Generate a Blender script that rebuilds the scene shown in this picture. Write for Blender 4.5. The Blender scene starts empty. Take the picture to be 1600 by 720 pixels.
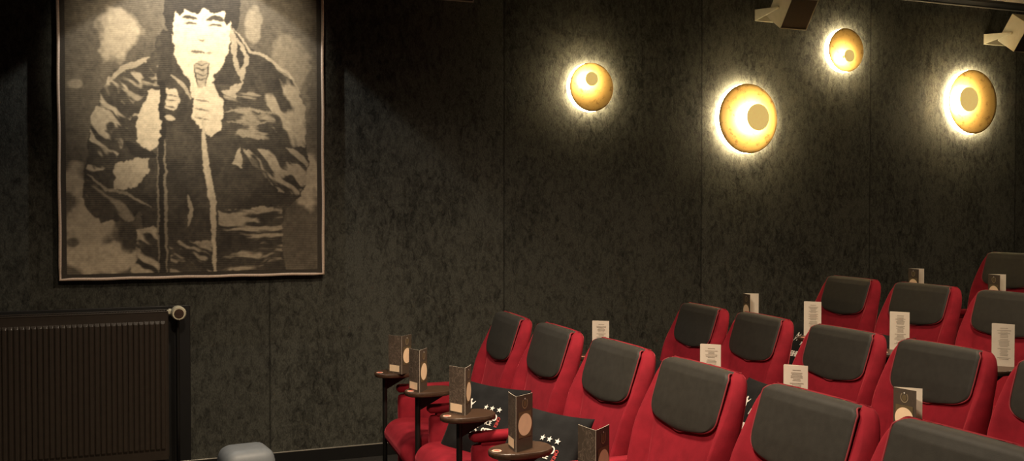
import bpy, bmesh, math, random
import numpy as np
from mathutils import Vector, Matrix
random.seed(7); np.random.seed(7)
PI = math.pi
col = bpy.context.scene.collection
D = 6.1            # distance of the side wall
CAM_H = 1.545

# ------------------------------------------------------------------ helpers
def link(o, parent=None):
    col.objects.link(o)
    if parent is not None:
        o.parent = parent
    return o

def tag(o, label=None, cat=None, group=None, kind=None):
    if label: o['label'] = label
    if cat: o['category'] = cat
    if group: o['group'] = group
    if kind: o['kind'] = kind
    return o

def thing(name, label, cat, loc=(0, 0, 0), group=None):
    o = bpy.data.objects.new(name, None)
    o.empty_display_size = 0.05
    o.location = loc
    link(o)
    return tag(o, label, cat, group)

def mesh(name, verts, faces, mat, parent=None, smooth=False, mats=None, midx=None):
    me = bpy.data.meshes.new(name)
    me.from_pydata([tuple(v) for v in verts], [], faces)
    for m in (mats or [mat]):
        me.materials.append(m)
    if midx is not None:
        me.polygons.foreach_set('material_index', midx)
    if smooth:
        me.polygons.foreach_set('use_smooth', [True] * len(me.polygons))
    me.update()
    return link(bpy.data.objects.new(name, me), parent)

def from_bm(name, bm, mat, parent=None, smooth=False, mats=None):
    me = bpy.data.meshes.new(name)
    bmesh.ops.recalc_face_normals(bm, faces=bm.faces[:])
    if smooth:
        for f in bm.faces: f.smooth = True
    bm.to_mesh(me); bm.free()
    for m in (mats or [mat]):
        me.materials.append(m)
    return link(bpy.data.objects.new(name, me), parent)

def bm_box(bm, lo, hi, bevel=0.0, seg=2, mat_index=0, matrix=None):
    vs = [bm.verts.new((x, y, z)) for x in (lo[0], hi[0]) for y in (lo[1], hi[1]) for z in (lo[2], hi[2])]
    idx = [(0, 1, 3, 2), (4, 6, 7, 5), (0, 4, 5, 1), (2, 3, 7, 6), (0, 2, 6, 4), (1, 5, 7, 3)]
    fs = [bm.faces.new([vs[i] for i in f]) for f in idx]
    for f in fs: f.material_index = mat_index
    if bevel > 0:
        es = list({e for f in fs for e in f.edges})
        r = bmesh.ops.bevel(bm, geom=es, offset=bevel, segments=seg, affect='EDGES', profile=0.5)
        vs = list({v for f in r['faces'] for v in f.verts} | {v for v in vs if v.is_valid})
        for f in r['faces']: f.material_index = mat_index
    if matrix is not None:
        bmesh.ops.transform(bm, matrix=matrix, verts=[v for v in vs if v.is_valid])
    return vs

def bm_cyl(bm, p0, p1, r, seg=20, r2=None):
    p0, p1 = Vector(p0), Vector(p1)
    d = p1 - p0
    q = d.to_track_quat('Z', 'Y').to_matrix().to_4x4()
    m = Matrix.Translation((p0 + p1) / 2) @ q
    bmesh.ops.create_cone(bm, cap_ends=True, segments=seg, radius1=r, radius2=r if r2 is None else r2, depth=d.length, matrix=m)

def box(name, lo, hi, mat, parent=None, bevel=0.0, seg=2, smooth=False):
    bm = bmesh.new(); bm_box(bm, lo, hi, bevel, seg)
    return from_bm(name, bm, mat, parent, smooth)

def tube_verts(pts, r, seg=8, closed=False):
    V, F = [], []
    n = len(pts)
    pts = [Vector(p) for p in pts]
    prev = None
    for i, p in enumerate(pts):
        a = pts[(i - 1) % n] if (closed or i > 0) else p
        b = pts[(i + 1) % n] if (closed or i < n - 1) else p
        t = (b - a).normalized()
        if prev is None:
            nrm = t.orthogonal().normalized()
        else:
            nrm = (prev - t * prev.dot(t)).normalized()
        prev = nrm
        bn = t.cross(nrm)
        for k in range(seg):
            an = 2 * PI * k / seg
            V.append(p + r * (math.cos(an) * nrm + math.sin(an) * bn))
    m = n if closed else n - 1
    for i in range(m):
        j = (i + 1) % n
        for k in range(seg):
            l = (k + 1) % seg
            F.append((i * seg + k, i * seg + l, j * seg + l, j * seg + k))
    if not closed:
        F.append(tuple(range(seg))[::-1]); F.append(tuple((n - 1) * seg + k for k in range(seg)))
    return V, F

def dup(root, loc, label, group=None):
    r = root.copy(); col.objects.link(r); r.location = loc
    r['label'] = label
    if group: r['group'] = group
    for ch in list(root.children):
        c = ch.copy(); col.objects.link(c); c.parent = r
        for g in list(ch.children):
            d = g.copy(); col.objects.link(d); d.parent = c
    return r

# ------------------------------------------------------------------ materials
def new_mat(name):
    m = bpy.data.materials.new(name); m.use_nodes = True
    nt = m.node_tree
    return m, nt, nt.nodes['Principled BSDF']

def N(nt, typ, **kw):
    n = nt.nodes.new(typ)
    for k, v in kw.items():
        if k in n.inputs: n.inputs[k].default_value = v
        else: setattr(n, k, v)
    return n

def simple(name, rgb, rough=0.6, metal=0.0, var=0.12, scale=30.0, sheen=0.0, bump=0.0, emis=None, estr=0.0, spec=0.5, sheen_tint=None):
    m, nt, p = new_mat(name)
    L = nt.links.new
    tc = N(nt, 'ShaderNodeTexCoord')
    no = N(nt, 'ShaderNodeTexNoise', Scale=scale, Detail=4.0)
    L(tc.outputs['Object'], no.inputs['Vector'])
    rp = N(nt, 'ShaderNodeValToRGB')
    a = [max(0, c * (1 - var)) for c in rgb]; b = [min(1, c * (1 + var)) for c in rgb]
    rp.color_ramp.elements[0].color = (*a, 1); rp.color_ramp.elements[1].color = (*b, 1)
    rp.color_ramp.elements[0].position = .3; rp.color_ramp.elements[1].position = .7
    L(no.outputs['Fac'], rp.inputs['Fac']); L(rp.outputs['Color'], p.inputs['Base Color'])
    p.inputs['Roughness'].default_value = rough
    p.inputs['Metallic'].default_value = metal
    p.inputs['Specular IOR Level'].default_value = spec
    if sheen:
        p.inputs['Sheen Weight'].default_value = sheen
        p.inputs['Sheen Roughness'].default_value = .35
        p.inputs['Sheen Tint'].default_value = (*(sheen_tint or rgb), 1)
    if bump:
        bp = N(nt, 'ShaderNodeBump', Strength=bump, Distance=.002)
        n2 = N(nt, 'ShaderNodeTexNoise', Scale=scale * 8, Detail=3.0)
        L(tc.outputs['Object'], n2.inputs['Vector'])
        L(n2.outputs['Fac'], bp.inputs['Height']); L(bp.outputs['Normal'], p.inputs['Normal'])
    if emis:
        p.inputs['Emission Color'].default_value = (*emis, 1); p.inputs['Emission Strength'].default_value = estr
    return m

def wall_material():
    m, nt, p = new_mat('crushed_velvet_black')
    L = nt.links.new
    geo = N(nt, 'ShaderNodeNewGeometry')
    sep = N(nt, 'ShaderNodeSeparateXYZ'); L(geo.outputs['Position'], sep.inputs[0])
    # which fabric panel (1.505 m wide) a point is on
    mp = N(nt, 'ShaderNodeMath', operation='SUBTRACT'); L(sep.outputs['X'], mp.inputs[0]); mp.inputs[1].default_value = .905
    dv = N(nt, 'ShaderNodeMath', operation='DIVIDE'); L(mp.outputs[0], dv.inputs[0]); dv.inputs[1].default_value = 1.51
    fl = N(nt, 'ShaderNodeMath', operation='FLOOR'); L(dv.outputs[0], fl.inputs[0])
    wn = N(nt, 'ShaderNodeTexWhiteNoise', noise_dimensions='1D'); L(fl.outputs[0], wn.inputs['W'])
    fr = N(nt, 'ShaderNodeMath', operation='FRACT'); L(dv.outputs[0], fr.inputs[0])
    # seam line
    pp = N(nt, 'ShaderNodeMath', operation='PINGPONG'); L(fr.outputs[0], pp.inputs[0]); pp.inputs[1].default_value = .5
    seam = N(nt, 'ShaderNodeMapRange'); L(pp.outputs[0], seam.inputs['Value'])
    seam.inputs['From Min'].default_value = 0.0; seam.inputs['From Max'].default_value = .006
    seam.inputs['To Min'].default_value = .35; seam.inputs['To Max'].default_value = 1.0
    # per panel offset
    off = N(nt, 'ShaderNodeVectorMath', operation='ADD')
    cx = N(nt, 'ShaderNodeCombineXYZ'); L(fl.outputs[0], cx.inputs['Y']); 
    L(geo.outputs['Position'], off.inputs[0]); L(cx.outputs[0], off.inputs[1])
    st = N(nt, 'ShaderNodeMapping'); st.inputs['Scale'].default_value = (1.0, 1.0, .55); L(off.outputs[0], st.inputs['Vector'])
    n1 = N(nt, 'ShaderNodeTexNoise', Scale=2.2, Detail=5.0, Roughness=.65, Distortion=.8); L(st.outputs[0], n1.inputs['Vector'])
    n2 = N(nt, 'ShaderNodeTexNoise', Scale=34.0, Detail=9.0, Roughness=.72, Distortion=.7); L(st.outputs[0], n2.inputs['Vector'])
    n3 = N(nt, 'ShaderNodeTexNoise', Scale=150.0, Detail=2.0, Roughness=.6); L(st.outputs[0], n3.inputs['Vector'])
    # specks: thresholded medium noise modulated by the large one
    ad = N(nt, 'ShaderNodeMath', operation='MULTIPLY_ADD'); L(n1.outputs['Fac'], ad.inputs[0]); ad.inputs[1].default_value = .45; L(n2.outputs['Fac'], ad.inputs[2])
    sp = N(nt, 'ShaderNodeValToRGB'); e = sp.color_ramp.elements
    e[0].position = .55; e[0].color = (.22, .22, .22, 1); e[1].position = .80; e[1].color = (1, 1, 1, 1)
    L(ad.outputs[0], sp.inputs['Fac'])
    f3 = N(nt, 'ShaderNodeMapRange'); L(n3.outputs['Fac'], f3.inputs['Value'])
    f3.inputs['From Min'].default_value = .25; f3.inputs['From Max'].default_value = .75; f3.inputs['To Min'].default_value = .6; f3.inputs['To Max'].default_value = 1.4
    mu = N(nt, 'ShaderNodeMath', operation='MULTIPLY'); L(sp.outputs['Color'], mu.inputs[0]); L(f3.outputs[0], mu.inputs[1])
    mu2 = N(nt, 'ShaderNodeMath', operation='MULTIPLY'); L(mu.outputs[0], mu2.inputs[0]); L(seam.outputs[0], mu2.inputs[1])
    pv = N(nt, 'ShaderNodeMapRange'); L(wn.outputs['Value'], pv.inputs['Value']); pv.inputs['To Min'].default_value = .85; pv.inputs['To Max'].default_value = 1.15
    mu3 = N(nt, 'ShaderNodeMath', operation='MULTIPLY'); L(mu2.outputs[0], mu3.inputs[0]); L(pv.outputs[0], mu3.inputs[1])
    mix = N(nt, 'ShaderNodeMix', data_type='RGBA')
    mix.inputs[6].default_value = (.0035, .0032, .003, 1); mix.inputs[7].default_value = (*WALL_HI, 1)
    L(mu3.outputs[0], mix.inputs[0]); mix.clamp_factor = False
    L(mix.outputs[2], p.inputs['Base Color'])
    p.inputs['Roughness'].default_value = .75
    p.inputs['Specular IOR Level'].default_value = .12
    bp = N(nt, 'ShaderNodeBump', Strength=.25, Distance=.004); L(mu2.outputs[0], bp.inputs['Height']); L(bp.outputs['Normal'], p.inputs['Normal'])
    return m
WALL_HI = (.076, .076, .063)

M = {}
M['wall'] = wall_material()
M['carpet'] = simple('dark_carpet', (.012, .010, .008), .95, var=.5, scale=60, bump=.4)
M['ceiling'] = simple('ceiling_paint', (.28, .24, .18), .9)
M['black'] = simple('black_paint', (.006, .0055, .005), .45)
M['line'] = simple('thin_metal_edge', (.45, .42, .36), .35, .6)
M['velvet'] = simple('red_velvet', (.225, .011, .021), .85, var=.18, scale=16, sheen=.45, bump=.15, spec=.15, sheen_tint=(.75, .10, .13))
M['pad'] = simple('dark_headrest_leather', (.026, .0245, .0205), .62, var=.12, scale=40, bump=.12, spec=.3)
M['piping'] = simple('red_piping', (.23, .016, .025), .7, sheen=.3)
M['metal'] = simple('black_metal', (.012, .011, .010), .4, .3)
M['cushion'] = simple('black_cushion_cloth', (.010, .010, .0105), .85, var=.3, scale=18, sheen=.12, bump=.2, spec=.2, sheen_tint=(.3, .3, .3))
M['print_white'] = simple('white_print', (.78, .74, .68), .7)
M['print_red'] = simple('red_print', (.45, .04, .04), .7)
M['paper'] = simple('cream_paper', (.76, .68, .57), .7, var=.04)
M['paper_edge'] = simple('paper_edge', (.55, .48, .40), .8, var=.04)
M['ink'] = simple('grey_ink', (.33, .28, .22), .8)
M['label'] = simple('cream_label', (.93, .70, .47), .7, var=.05)
M['bronze'] = simple('bronze_print', (.15, .115, .06), .5, .2)
M['bronze_lt'] = simple('pale_bronze_print', (.33, .26, .16), .5, .2)
M['pouf'] = simple('grey_leather', (.17, .19, .21), .5, var=.06)
M['gold'] = None
M['radiator'] = simple('radiator_enamel', (.034, .025, .018), .36, var=.1, spec=.5)
M['valve'] = simple('cream_plastic', (.62, .56, .40), .45)
M['cabinet'] = simple('cream_speaker_cabinet', (.40, .37, .27), .6, var=.05)
M['grille'] = simple('speaker_grille_cloth', (.085, .072, .055), .9, var=.2, scale=300)
M['sticker'] = simple('red_sticker', (.62, .10, .07), .6)
M['sticker_rim'] = simple('pink_sticker_rim', (.70, .42, .32), .6)
M['glow'] = simple('lamp_glow', (1, .9, .7), .5, emis=(1.0, .80, .48), estr=52.0)

def gold_material():
    m, nt, p = new_mat('gold_leaf'); L = nt.links.new
    tc = N(nt, 'ShaderNodeTexCoord')
    vo = N(nt, 'ShaderNodeTexVoronoi', Scale=16.0); L(tc.outputs['Object'], vo.inputs['Vector'])
    no = N(nt, 'ShaderNodeTexNoise', Scale=22.0, Detail=8.0, Roughness=.75); L(tc.outputs['Object'], no.inputs['Vector'])
    rp = N(nt, 'ShaderNodeValToRGB'); e = rp.color_ramp.elements
    e[0].position = .30; e[0].color = (.20, .085, .018, 1); e[1].position = .46; e[1].color = (.62, .40, .13, 1)
    L(no.outputs['Fac'], rp.inputs['Fac'])
    L(rp.outputs['Color'], p.inputs['Base Color'])
    p.inputs['Metallic'].default_value = .25; p.inputs['Roughness'].default_value = .55
    return m
M['gold'] = gold_material()
M['gold_added_glow'] = simple('gold_leaf_added_glow', (.55, .38, .14), .5, .3, var=.1, scale=40, emis=(.62, .42, .13), estr=1.1)  # light put into the material: emission makes the small discs' fronts look lit

def wood_material():
    m, nt, p = new_mat('dark_brown_wood'); L = nt.links.new
    tc = N(nt, 'ShaderNodeTexCoord')
    mp = N(nt, 'ShaderNodeMapping'); mp.inputs['Scale'].default_value = (3, 40, 40); L(tc.outputs['Object'], mp.inputs['Vector'])
    no = N(nt, 'ShaderNodeTexNoise', Scale=3.0, Detail=5.0); L(mp.outputs[0], no.inputs['Vector'])
    rp = N(nt, 'ShaderNodeValToRGB'); e = rp.color_ramp.elements
    e[0].color = (.030, .015, .009, 1); e[1].color = (.075, .040, .023, 1); e[0].position = .3; e[1].position = .7
    L(no.outputs['Fac'], rp.inputs['Fac']); L(rp.outputs['Color'], p.inputs['Base Color'])
    p.inputs['Roughness'].default_value = .38
    return m
M['wood'] = wood_material()

def card_material(name, fine):
    m, nt, p = new_mat(name); L = nt.links.new
    tc = N(nt, 'ShaderNodeTexCoord')
    no = N(nt, 'ShaderNodeTexNoise', Scale=26.0 if fine else 60.0, Detail=2.0, Distortion=1.5); L(tc.outputs['Object'], no.inputs['Vector'])
    rp = N(nt, 'ShaderNodeValToRGB'); e = rp.color_ramp.elements
    if fine:
        # curling tendrils: thin bands around the noise's middle values
        e[0].position = .40; e[0].color = (.085, .062, .046, 1); e[1].position = .62; e[1].color = (.085, .062, .046, 1)
        for pos, c in ((.455, (.085, .062, .046)), (.485, (.21, .155, .12)), (.51, (.075, .055, .04)), (.54, (.08, .058, .043)), (.565, (.19, .14, .105)), (.59, (.085, .062, .046))):
            x = e.new(pos); x.color = (*c, 1)
    else:
        e[0].color = (.060, .046, .033, 1); e[1].color = (.085, .065, .047, 1)
    L(no.outputs['Fac'], rp.inputs['Fac']); L(rp.outputs['Color'], p.inputs['Base Color'])
    p.inputs['Roughness'].default_value = .55
    return m
M['card_floral'] = card_material('brown_floral_card', True)
M['card_plain'] = card_material('dark_brown_card', False)

# ------------------------------------------------------------------ text
def text_geo(body, size, depth_res=3):
    cu = bpy.data.curves.new('txt', 'FONT'); cu.body = body; cu.size = size
    cu.align_x = 'CENTER'; cu.align_y = 'CENTER'; cu.resolution_u = depth_res
    o = bpy.data.objects.new('txt', cu); col.objects.link(o)
    dg = bpy.context.evaluated_depsgraph_get(); dg.update()
    me = o.evaluated_get(dg).to_mesh()
    V = [v.co.copy() for v in me.vertices]; F = [tuple(p.vertices) for p in me.polygons]
    o.evaluated_get(dg).to_mesh_clear()
    bpy.data.objects.remove(o); bpy.data.curves.remove(cu)
    return V, F

# ------------------------------------------------------------------ setting
X0, X1, Y0, CEIL = -4.0, 10.5, -2.6, 3.195
def struct(o): o['kind'] = 'structure'; return o
struct(box('wall_back', (X0, D, -.02), (X1, D + .12, CEIL + .15), M['wall']))
struct(box('floor', (X0, Y0, -.1), (3.53, D, 0), M['carpet']))
struct(box('floor', (3.53, Y0, -.1), (4.63, D, .118), M['carpet'], bevel=.006))
struct(box('floor', (4.63, Y0, -.1), (X1, D, .26), M['carpet'], bevel=.006))
struct(box('ceiling', (X0, Y0, CEIL), (X1, D - .13, CEIL + .1), M['ceiling']))
bb = bmesh.new()
bm_box(bb, (X0, D - .014, 0), (3.53, D, .078), .002)
struct(from_bm('baseboard_back', bb, M['black']))
struct(box('trim_1', (X0, D - .0155, .0745), (3.53, D - .001, .0795), M['line'], bevel=.001))        # shiny top edge of the skirting
struct(box('trim_2', (X0, D - .13, CEIL - .02), (X1, D, CEIL + .1), M['black'], bevel=.004))        # dark shadow-gap strip at the ceiling
struct(box('trim_3', (X0, D - .012, CEIL - .034), (X1, D, CEIL - .024), M['line'], bevel=.002))     # thin metal line under it

# ------------------------------------------------------------------ seats
def catmull(pts, n, closed=False):
    P = [Vector(p) for p in pts]; out = []
    m = len(P); rng = m if closed else m - 1
    for i in range(rng):
        p0 = P[(i - 1) % m] if closed or i > 0 else P[i]
        p1 = P[i]; p2 = P[(i + 1) % m]
        p3 = P[(i + 2) % m] if closed or i + 2 < m else p2
        for k in range(n):
            t = k / n
            out.append(.5 * ((2 * p1) + (-p0 + p2) * t + (2 * p0 - 5 * p1 + 4 * p2 - p3) * t * t + (-p0 + 3 * p1 - 3 * p2 + p3) * t ** 3))
    if not closed: out.append(P[-1])
    return out

def xf(z):       # front surface of the back, reclined (x grows towards the back of the seat)
    return .462 + .0 + (z - .45) * .262 + max(0, z - .86) * .06
def smooth01(a, b, x):
    t = min(1, max(0, (x - a) / (b - a))); return t * t * (3 - 2 * t)

ZT = 1.002
def back_hw(z):
    hw = .250 + .018 * smooth01(.42, .80, z)
    hw -= .012 * smooth01(.84, 1.0, z)
    if z > ZT - .11:
        hw -= .056 * (1 - math.sqrt(max(0, 1 - ((z - ZT + .11) / .11) ** 2)))
    return hw

def backrest_mesh(parent):
    zs = [.34, .36, .40, .46, .52, .58, .64, .70, .74, .78, .82, .86, .90, .915, .93, .945, .957, .968, .977, .985, .991, .996, .9995, 1.0017]
    V, F = [], []
    NF = 64
    ring_n = None
    for z in zs:
        hw = back_hw(z)
        th = .105 - .043 * smooth01(.4, .95, z)
        topr = 0.0
        if z > ZT - .035:
            topr = .028 * (1 - math.sqrt(max(0, 1 - ((z - ZT + .035) / .035) ** 2)))
        x0 = xf(z) + topr; x1 = xf(z) + th - topr
        bol = .046 * (1 - .70 * smooth01(.74, .92, z))
        rr = .030
        ring = []
        for i in range(NF + 1):                         # front, from +y to -y
            y = hw - rr * .35 - (2 * hw - rr * .7) * i / NF
            a = abs(y)
            gi = .168 + .03 * smooth01(.5, .85, z)
            f = smooth01(gi - .002, gi + .062, a)
            groove = .012 * math.exp(-((a - gi) / .008) ** 2) * (1 - smooth01(.68, .77, z))
            side = max(0, (a - (hw - rr)) / rr)
            rnd = rr * (1 - math.sqrt(max(0, 1 - min(1, side) ** 2)))
            x = x0 - bol * f + groove - .010 * (1 - (a / hw) ** 2) + rnd * .8
            ring.append((x, y, z))
        for i in range(1, 5):                           # side -y
            t = i / 5
            ring.append((x0 - bol * .2 + .015 + (x1 - x0 - .03) * t, -hw - .004 * math.sin(PI * t), z))
        for i in range(13):                             # back
            t = i / 12; y = -hw + .012 + (2 * hw - .024) * t
            ring.append((x1 - .012 * abs(2 * t - 1) ** 4, y, z))
        for i in range(1, 5):                           # side +y
            t = 1 - i / 5
            ring.append((x0 - bol * .2 + .015 + (x1 - x0 - .03) * t, hw + .004 * math.sin(PI * t), z))
        ring_n = len(ring)
        V += ring
    for a in range(len(zs) - 1):
        for k in range(ring_n):
            l = (k + 1) % ring_n
            F.append((a * ring_n + k, a * ring_n + l, (a + 1) * ring_n + l, (a + 1) * ring_n + k))
    # caps as strips of quads between front and back rows
    for base in (0, (len(zs) - 1) * ring_n):
        c = Vector((0, 0, 0))
        for k in range(ring_n): c += Vector(V[base + k])
        V.append(tuple(c / ring_n)); ci = len(V) - 1
        for k in range(ring_n):
            F.append((base + k, base + (k + 1) % ring_n, ci))
    bm = bmesh.new()
    vs = [bm.verts.new(v) for v in V]
    for f in F: bm.faces.new([vs[i] for i in f])
    return from_bm('backrest', bm, M['velvet'], parent, True)

def pad_surface(s):
    """s metres up the face from the lower edge, then over the top edge: x, z and outward normal"""
    z0 = .788; face = .186; Rr = .026
    fx = lambda z: xf(z) - .016
    if s < face:
        z = z0 + s; return fx(z), z, -.966, .26
    a = (s - face) / Rr
    zc = z0 + face; xc = fx(zc) + Rr
    if a < PI / 2: return xc - Rr * math.cos(a), zc + Rr * math.sin(a), -math.cos(a), math.sin(a)
    return xc + (s - face - Rr * PI / 2), zc + Rr, 0, 1
S_LEN = .186 + .026 * PI / 2 + .030

def pad_hw(s, z):
    w = .207 + .004 * smooth01(0, .12, s)
    h, e = .070, 3.0
    if s < h: w *= max(.0, 1 - ((h - s) / h) ** e * .999) ** (1 / e)
    return min(max(w, .045), back_hw(min(z, .999)) - .020 - .010 * (1 - smooth01(.90, 1.0, z)))

def headrest_mesh(parent):
    NU, NS = 34, 40
    V, F = [], []
    for j in range(NS + 1):
        t = j / NS
        s = S_LEN * (t ** 1.6 * .6 + t * .4)
        x, z, nx, nz = pad_surface(s)
        hw = pad_hw(s, z)
        sag = .012 * max(0, 1 - s / .12) ** 2            # lower edge hangs down in the middle
        for i in range(NU + 1):
            u = -1 + 2 * i / NU
            su = math.sin(u * PI / 2) * .45 + u * .55
            eu = min(1, (1 - abs(su)) / .05); es = min(1, s / .022); et = min(1, (S_LEN - s) / .02)
            rnd = lambda q: math.sqrt(max(0, 1 - (1 - q) ** 2))
            k = rnd(eu) * rnd(es) * rnd(et)
            o = -.006 + .008 * k + .005 * (1 - su * su) * k
            y = hw * su
            V.append((x + nx * o - .008 * (1 - (y / .28) ** 2) * (1 if s < .19 else .3), y, z + nz * o * .6 - sag * (1 - su * su) + .0))
    for j in range(NS):
        for i in range(NU):
            a = j * (NU + 1) + i
            F.append((a, a + 1, a + NU + 2, a + NU + 1))
    o = mesh('headrest', V, F, M['pad'], parent, True)
    loop = [V[j * (NU + 1)] for j in range(NS - 3, -1, -1)] + [V[i] for i in range(1, NU)] + [V[j * (NU + 1) + NU] for j in range(NS - 2)]
    pts = [Vector(p) + Vector((-.0015, .002 if p[1] > 0 else -.002, .0)) for p in loop]
    pv, pf = tube_verts(pts, .0030, 6)
    mesh('headrest_piping', pv, pf, M['piping'], o, True)
    return o

def cushion_mesh(parent):
    prof = catmull([(.50, .435), (.30, .448), (.12, .462), (.045, .452), (.004, .41), (.006, .36), (.045, .31), (.15, .235), (.34, .215), (.50, .225), (.53, .33)], 5, True)
    cx = sum(p.x for p in prof) / len(prof); cz = sum(p.y for p in prof) / len(prof)
    n = len(prof); V, F = [], []
    ys = [-.247, -.246, -.241, -.232, -.218, -.19, -.13, -.06, 0, .06, .13, .19, .218, .232, .241, .246, .247]
    for y in ys:
        d = .247 - abs(y)
        k = 1 - .16 * (1 - math.sqrt(max(0, 1 - (1 - min(1, d / .03)) ** 2)))
        if d < .0005: k = .80
        for p in prof:
            V.append((cx + (p.x - cx) * k, y, cz + (p.y - cz) * k))
    for a in range(len(ys) - 1):
        for i in range(n):
            j = (i + 1) % n
            F.append((a * n + i, a * n + j, (a + 1) * n + j, (a + 1) * n + i))
    bm = bmesh.new()
    vs = [bm.verts.new(v) for v in V]
    for f in F: bm.faces.new([vs[i] for i in f])
    bm.faces.new(vs[:n]); bm.faces.new(vs[-n:])
    return from_bm('seat_cushion', bm, M['velvet'], parent, True)

def armrest_mesh(parent, y):
    bm = bmesh.new()
    bm_box(bm, (.085, y - .031, .06), (.56, y + .031, .572), .022, 4)
    arm = from_bm('armrest', bm, M['velvet'], parent, True)
    bm = bmesh.new()
    bm_box(bm, (.078, y - .034, .584), (.53, y + .034, .622), .016, 4)
    bm_box(bm, (.12, y - .022, .565), (.50, y + .022, .59))
    from_bm('arm_pad', bm, M['velvet'], arm, True)
    return arm

HALF = .291
def make_seat(label, loc):
    t = thing('cinema_armchair', label, 'armchair', loc, 'red cinema armchairs in rows')
    backrest_mesh(t); headrest_mesh(t); cushion_mesh(t); armrest_mesh(t, HALF)
    bm = bmesh.new()
    bm_box(bm, (.16, -.10, .0), (.46, .10, .012), .004)
    bm_box(bm, (.24, -.05, .01), (.36, .05, .24), .008)
    bm_box(bm, (.24, -.275, .19), (.36, .27, .225), .005)
    from_bm('pedestal', bm, M['metal'], t)
    return t

ROWS = {
    1: dict(x=1.30, z=0.0, ys=[4.752, 4.188, 3.575, 2.988, 2.378, 1.825]),
    2: dict(x=2.475, z=0.0, ys=[4.80, 4.252, 3.63, 3.055, 2.46]),
    3: dict(x=3.645, z=.118, ys=[4.95, 4.345, 3.74]),
    4: dict(x=4.745, z=.26, ys=[4.70, 4.10]),
}
SEAT_LABELS = {
    1: ['red velvet armchair nearest the wall in the front row', 'second red armchair from the wall in the front row, cushion on its seat', 'third red armchair from the wall in the front row, right black cushion on it',
        'fourth red armchair from the wall in the front row, no cushion', 'fifth red armchair from the wall in the front row, large dark headrest near the camera', 'closest red armchair at the lower right corner, end of the front row'],
    2: ['red armchair nearest the wall in the second row', 'second red armchair from the wall in the second row, cushion showing in the gap', 'third red armchair from the wall in the second row',
        'fourth red armchair from the wall in the second row, behind the dark folded card', 'red armchair cut off by the right edge in the second row'],
    3: ['red armchair nearest the wall in the third row', 'second red armchair from the wall in the third row', 'red armchair at the right edge in the third row behind a white menu card'],
    4: ['topmost red armchair against the wall in the back row', 'red armchair just outside the right edge in the back row'],
}
TURN = {1: (5, 3.2, 1.2, 0, 0, 0), 2: (4.5, 5, 1.5, 0, 0), 3: (4, 1.5, 0), 4: (2, 0)}
proto = None
for r, d in ROWS.items():
    for i, y in enumerate(d['ys']):
        if r == 4 and i == 1: continue
        a = math.radians(TURN[r][i])                        # the rows curve a little towards the wall
        loc = (d['x'] + .45 * (1 - math.cos(a)), y + .45 * math.sin(a), d['z'])
        if proto is None: proto = o = make_seat(SEAT_LABELS[r][i], loc)
        else: o = dup(proto, loc, SEAT_LABELS[r][i])
        o.rotation_euler = (0, 0, -a)

# ------------------------------------------------------------------ side tables
def make_table(label, loc):
    """origin on the floor under the table's post"""
    t = thing('side_table', label, 'side table', loc, 'small dark wooden side tables on posts')
    n = 48; top, mid, low = [], [], []
    def ring(k, z):
        out = []
        for i in range(n):
            a = 2 * PI * i / n
            ca, sa = math.cos(a), math.sin(a)
            e = 2 / 2.35
            px = .120 * k * math.copysign(abs(ca) ** e, ca)
            py = .086 * k * math.copysign(abs(sa) ** e, sa)
            py *= 1 + .10 * px / .120
            out.append((px + .054, py - .008 + .10 * px, z))
        return out
    levels = [(.94, .6775), (.985, .681), (1.0, .688), (1.0, .693), (.985, .6985), (.965, .70)]
    V, F = [], []
    for k, z in levels: V += ring(k, z)
    for a in range(len(levels) - 1):
        for i in range(n):
            j = (i + 1) % n
            F.append((a * n + i, a * n + j, (a + 1) * n + j, (a + 1) * n + i))
    F.append(tuple(range(n))[::-1]); F.append(tuple((len(levels) - 1) * n + i for i in range(n)))
    mesh('table_top', V, F, M['wood'], t)
    bm = bmesh.new(); bm_cyl(bm, (0, 0, 0), (0, 0, .68), .0125)
    from_bm('post', bm, M['metal'], t)
    bm = bmesh.new()
    vs = [bm.verts.new(p) for p in [(0, -.008, .677), (.15, -.008, .677), (0, -.008, .60), (0, .008, .677), (.15, .008, .677), (0, .008, .60)]]
    for f in [(0, 1, 2), (3, 5, 4), (0, 3, 4, 1), (1, 4, 5, 2), (2, 5, 3, 0)]: bm.faces.new([vs[i] for i in f])
    from_bm('bracket', bm, M['metal'], t)
    # round seat-number sticker near the tip
    V, F, mi = [], [], []
    m = 24; cx, cy = -.040, -.022
    for rad, z in ((.0175, .7006), (.0165, .7013), (.0115, .7014)):
        for i in range(m):
            a = 2 * PI * i / m; V.append((cx + rad * math.cos(a), cy + rad * math.sin(a), z))
    for k in range(2):
        for i in range(m):
            j = (i + 1) % m; F.append((k * m + i, k * m + j, (k + 1) * m + j, (k + 1) * m + i)); mi.append(0)
    F.append(tuple(2 * m + i for i in range(m))); mi.append(1)
    o = mesh('number_sticker', V, F, None, t, mats=[M['sticker_rim'], M['sticker']], midx=mi)
    o['label'] = 'round red and pale sticker on the table tip'
    return t

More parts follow.
